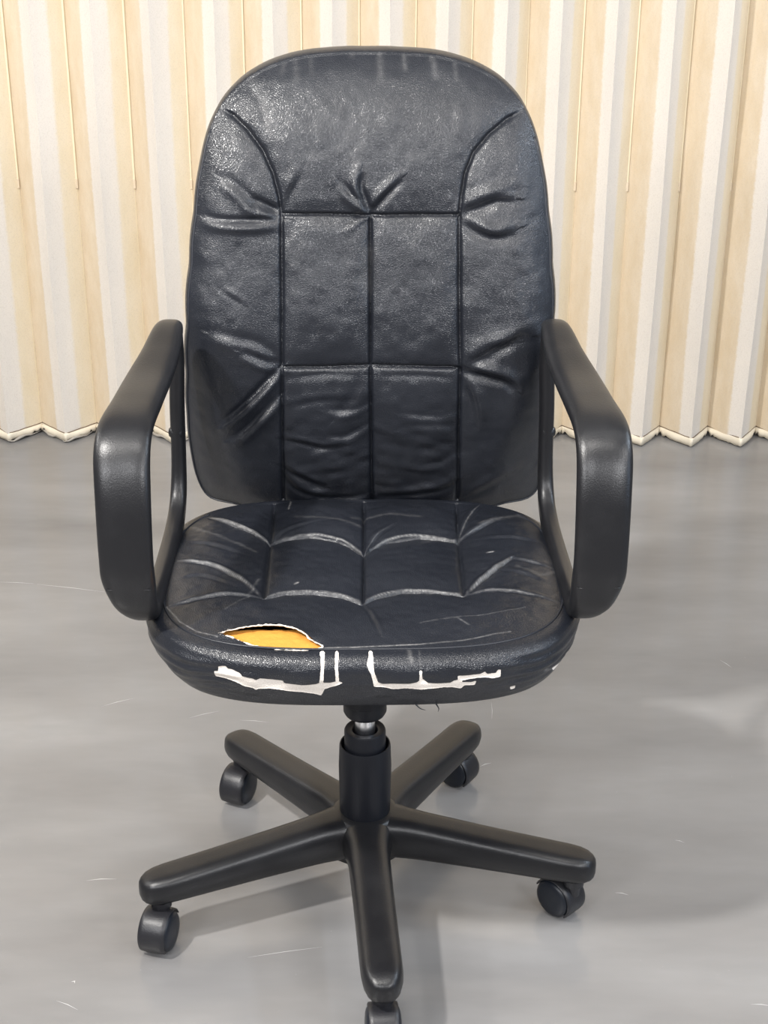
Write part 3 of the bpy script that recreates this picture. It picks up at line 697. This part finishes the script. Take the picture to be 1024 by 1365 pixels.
# ---- five-legged base
PH = 4.99
def leg_mesh():
    """one leg along -Y: raised spine at the hub, straight sides, rounded toe"""
    st = [(-.004, .068, .070, .1315), (.020, .068, .070, .1315), (.034, .068, .070, .1312), (.044, .066, .0695, .1305), (.054, .0615, .069, .1295), (.066, .058, .069, .1285), (.08, .056, .069, .127),
          (.10, .055, .069, .125), (.15, .0535, .069, .120), (.21, .0525, .0685, .1145), (.26, .0520, .068, .1102), (.278, .0515, .068, .1088), (.292, .0485, .068, .1072),
          (.302, .042, .069, .105), (.309, .032, .0715, .1015), (.313, .020, .075, .098), (.3145, .008, .08, .093)]
    seg = 40; P = np.zeros((len(st), seg, 3))
    for i, (s, w, zb, zt) in enumerate(st):
        a, b = superell(seg, w, 1.0, 3.6)
        e = b / .5
        zm, hh = (zb + zt) / 2, (zt - zb) / 2
        taper = 1 - .10 * np.clip(-e, 0, 1) - .05 * np.clip(e, 0, 1)
        P[i, :, 0] = a * taper; P[i, :, 1] = -s; P[i, :, 2] = zm + hh * e
    return grid_mesh('base_leg', P, wrap=True, cap=True, flip=True)
lm = leg_mesh()
# hub with five flared fillets
def hub_mesh():
    seg = 200; rows = []
    a = np.arange(seg) * 2 * np.pi / seg
    # distance to nearest leg axis direction
    ph0 = rad(PH) - math.pi / 2
    d = np.abs(((a - ph0 + math.pi / 5) % (2 * math.pi / 5)) - math.pi / 5)
    flare = np.exp(-(d / .34) ** 2)
    for (r, z, f) in [(.028, .1312, 0), (.0355, .1312, 0), (.040, .1305, .1), (.0435, .1285, .25), (.0462, .1245, .4), (.0485, .117, .5), (.0495, .10, .5), (.0495, .078, .5), (.0475, .069, .5), (.030, .066, .4), (.001, .066, 0)]:
        R = r + f * .012 * flare
        rows.append(np.stack([R * np.cos(a), R * np.sin(a), np.full(seg, z) + 0 * a], -1))
    return grid_mesh('base_hub', np.array(rows), wrap=True, flip=True)
link('base_hub', hub_mesh(), M_base, chair)

# ---- casters
def caster_parts(parent, OFFC):
    """closed hood faces -Y, axle along X, wheel centre .026 above the floor"""
    zc_, r = .0275, .0268
    seg = 34
    # hood: thick arc shell round both wheels
    a0, a1 = rad(-38), rad(158)       # measured from -Y upwards and over
    prof = []
    for k in range(seg + 1):
        a = a0 + (a1 - a0) * k / seg
        cy, cz = -math.cos(a), math.sin(a)
        row = []
        for (x, rad_) in [(-.0178, .0275), (-.0182, .0285), (-.0172, .0298), (-.012, .0304), (0, .0306), (.012, .0304), (.0172, .0298), (.0182, .0285), (.0178, .0275), (0, .0275)]:
            row.append((x, cy * rad_, zc_ + cz * rad_))
        prof.append(row)
    o = link('caster_hood', grid_mesh('caster_hood', np.array(prof), wrap=True, cap=True), M_caster, parent); auto(o, 50)
    for s in (-1, 1):
        pr = [(0, .0222), (.010, .0220), (.018, .0212), (.0225, .0200), (.0255, .0180), (r, .0150), (r, .0045), (.0245, .003), (0, .003)]
        me = lathe_mesh('wheel', [(p, q * s) for p, q in pr], 44, 'X')
        w = link('wheel', me, M_disc, parent); w.location.z = zc_; auto(w, 40)
    st = link('stem', lathe_mesh('stem', [(0, .040), (.0085, .040), (.0095, .056), (.0135, .057), (.0135, .0665), (.0055, .0675), (.0055, .075), (0, .075)], 24), M_caster, parent)
    st.location.y = OFFC; auto(st, 40)
OFFS = [.014, -.022, -.012, .014, .014]      # how far each wheel centre stands from its stem
cast_dir = [rad(-86), rad(-46), rad(-35), rad(-112), rad(-104)]   # direction the closed hood faces
for k in range(5):
    a = rad(PH) + k * 2 * math.pi / 5
    lo = link('base_leg', lm, M_base, chair); lo.rotation_euler.z = a
    c = bpy.data.objects.new('caster', None); C.objects.link(c); c.parent = chair
    dv = cast_dir[k]
    sx_, sy_ = .287 * math.sin(a), -.287 * math.cos(a)
    OFFC = OFFS[k]
    c.location = (sx_ + OFFC * math.cos(dv), sy_ + OFFC * math.sin(dv), 0)
    c.rotation_euler.z = dv + math.pi / 2
    caster_parts(c, OFFC)
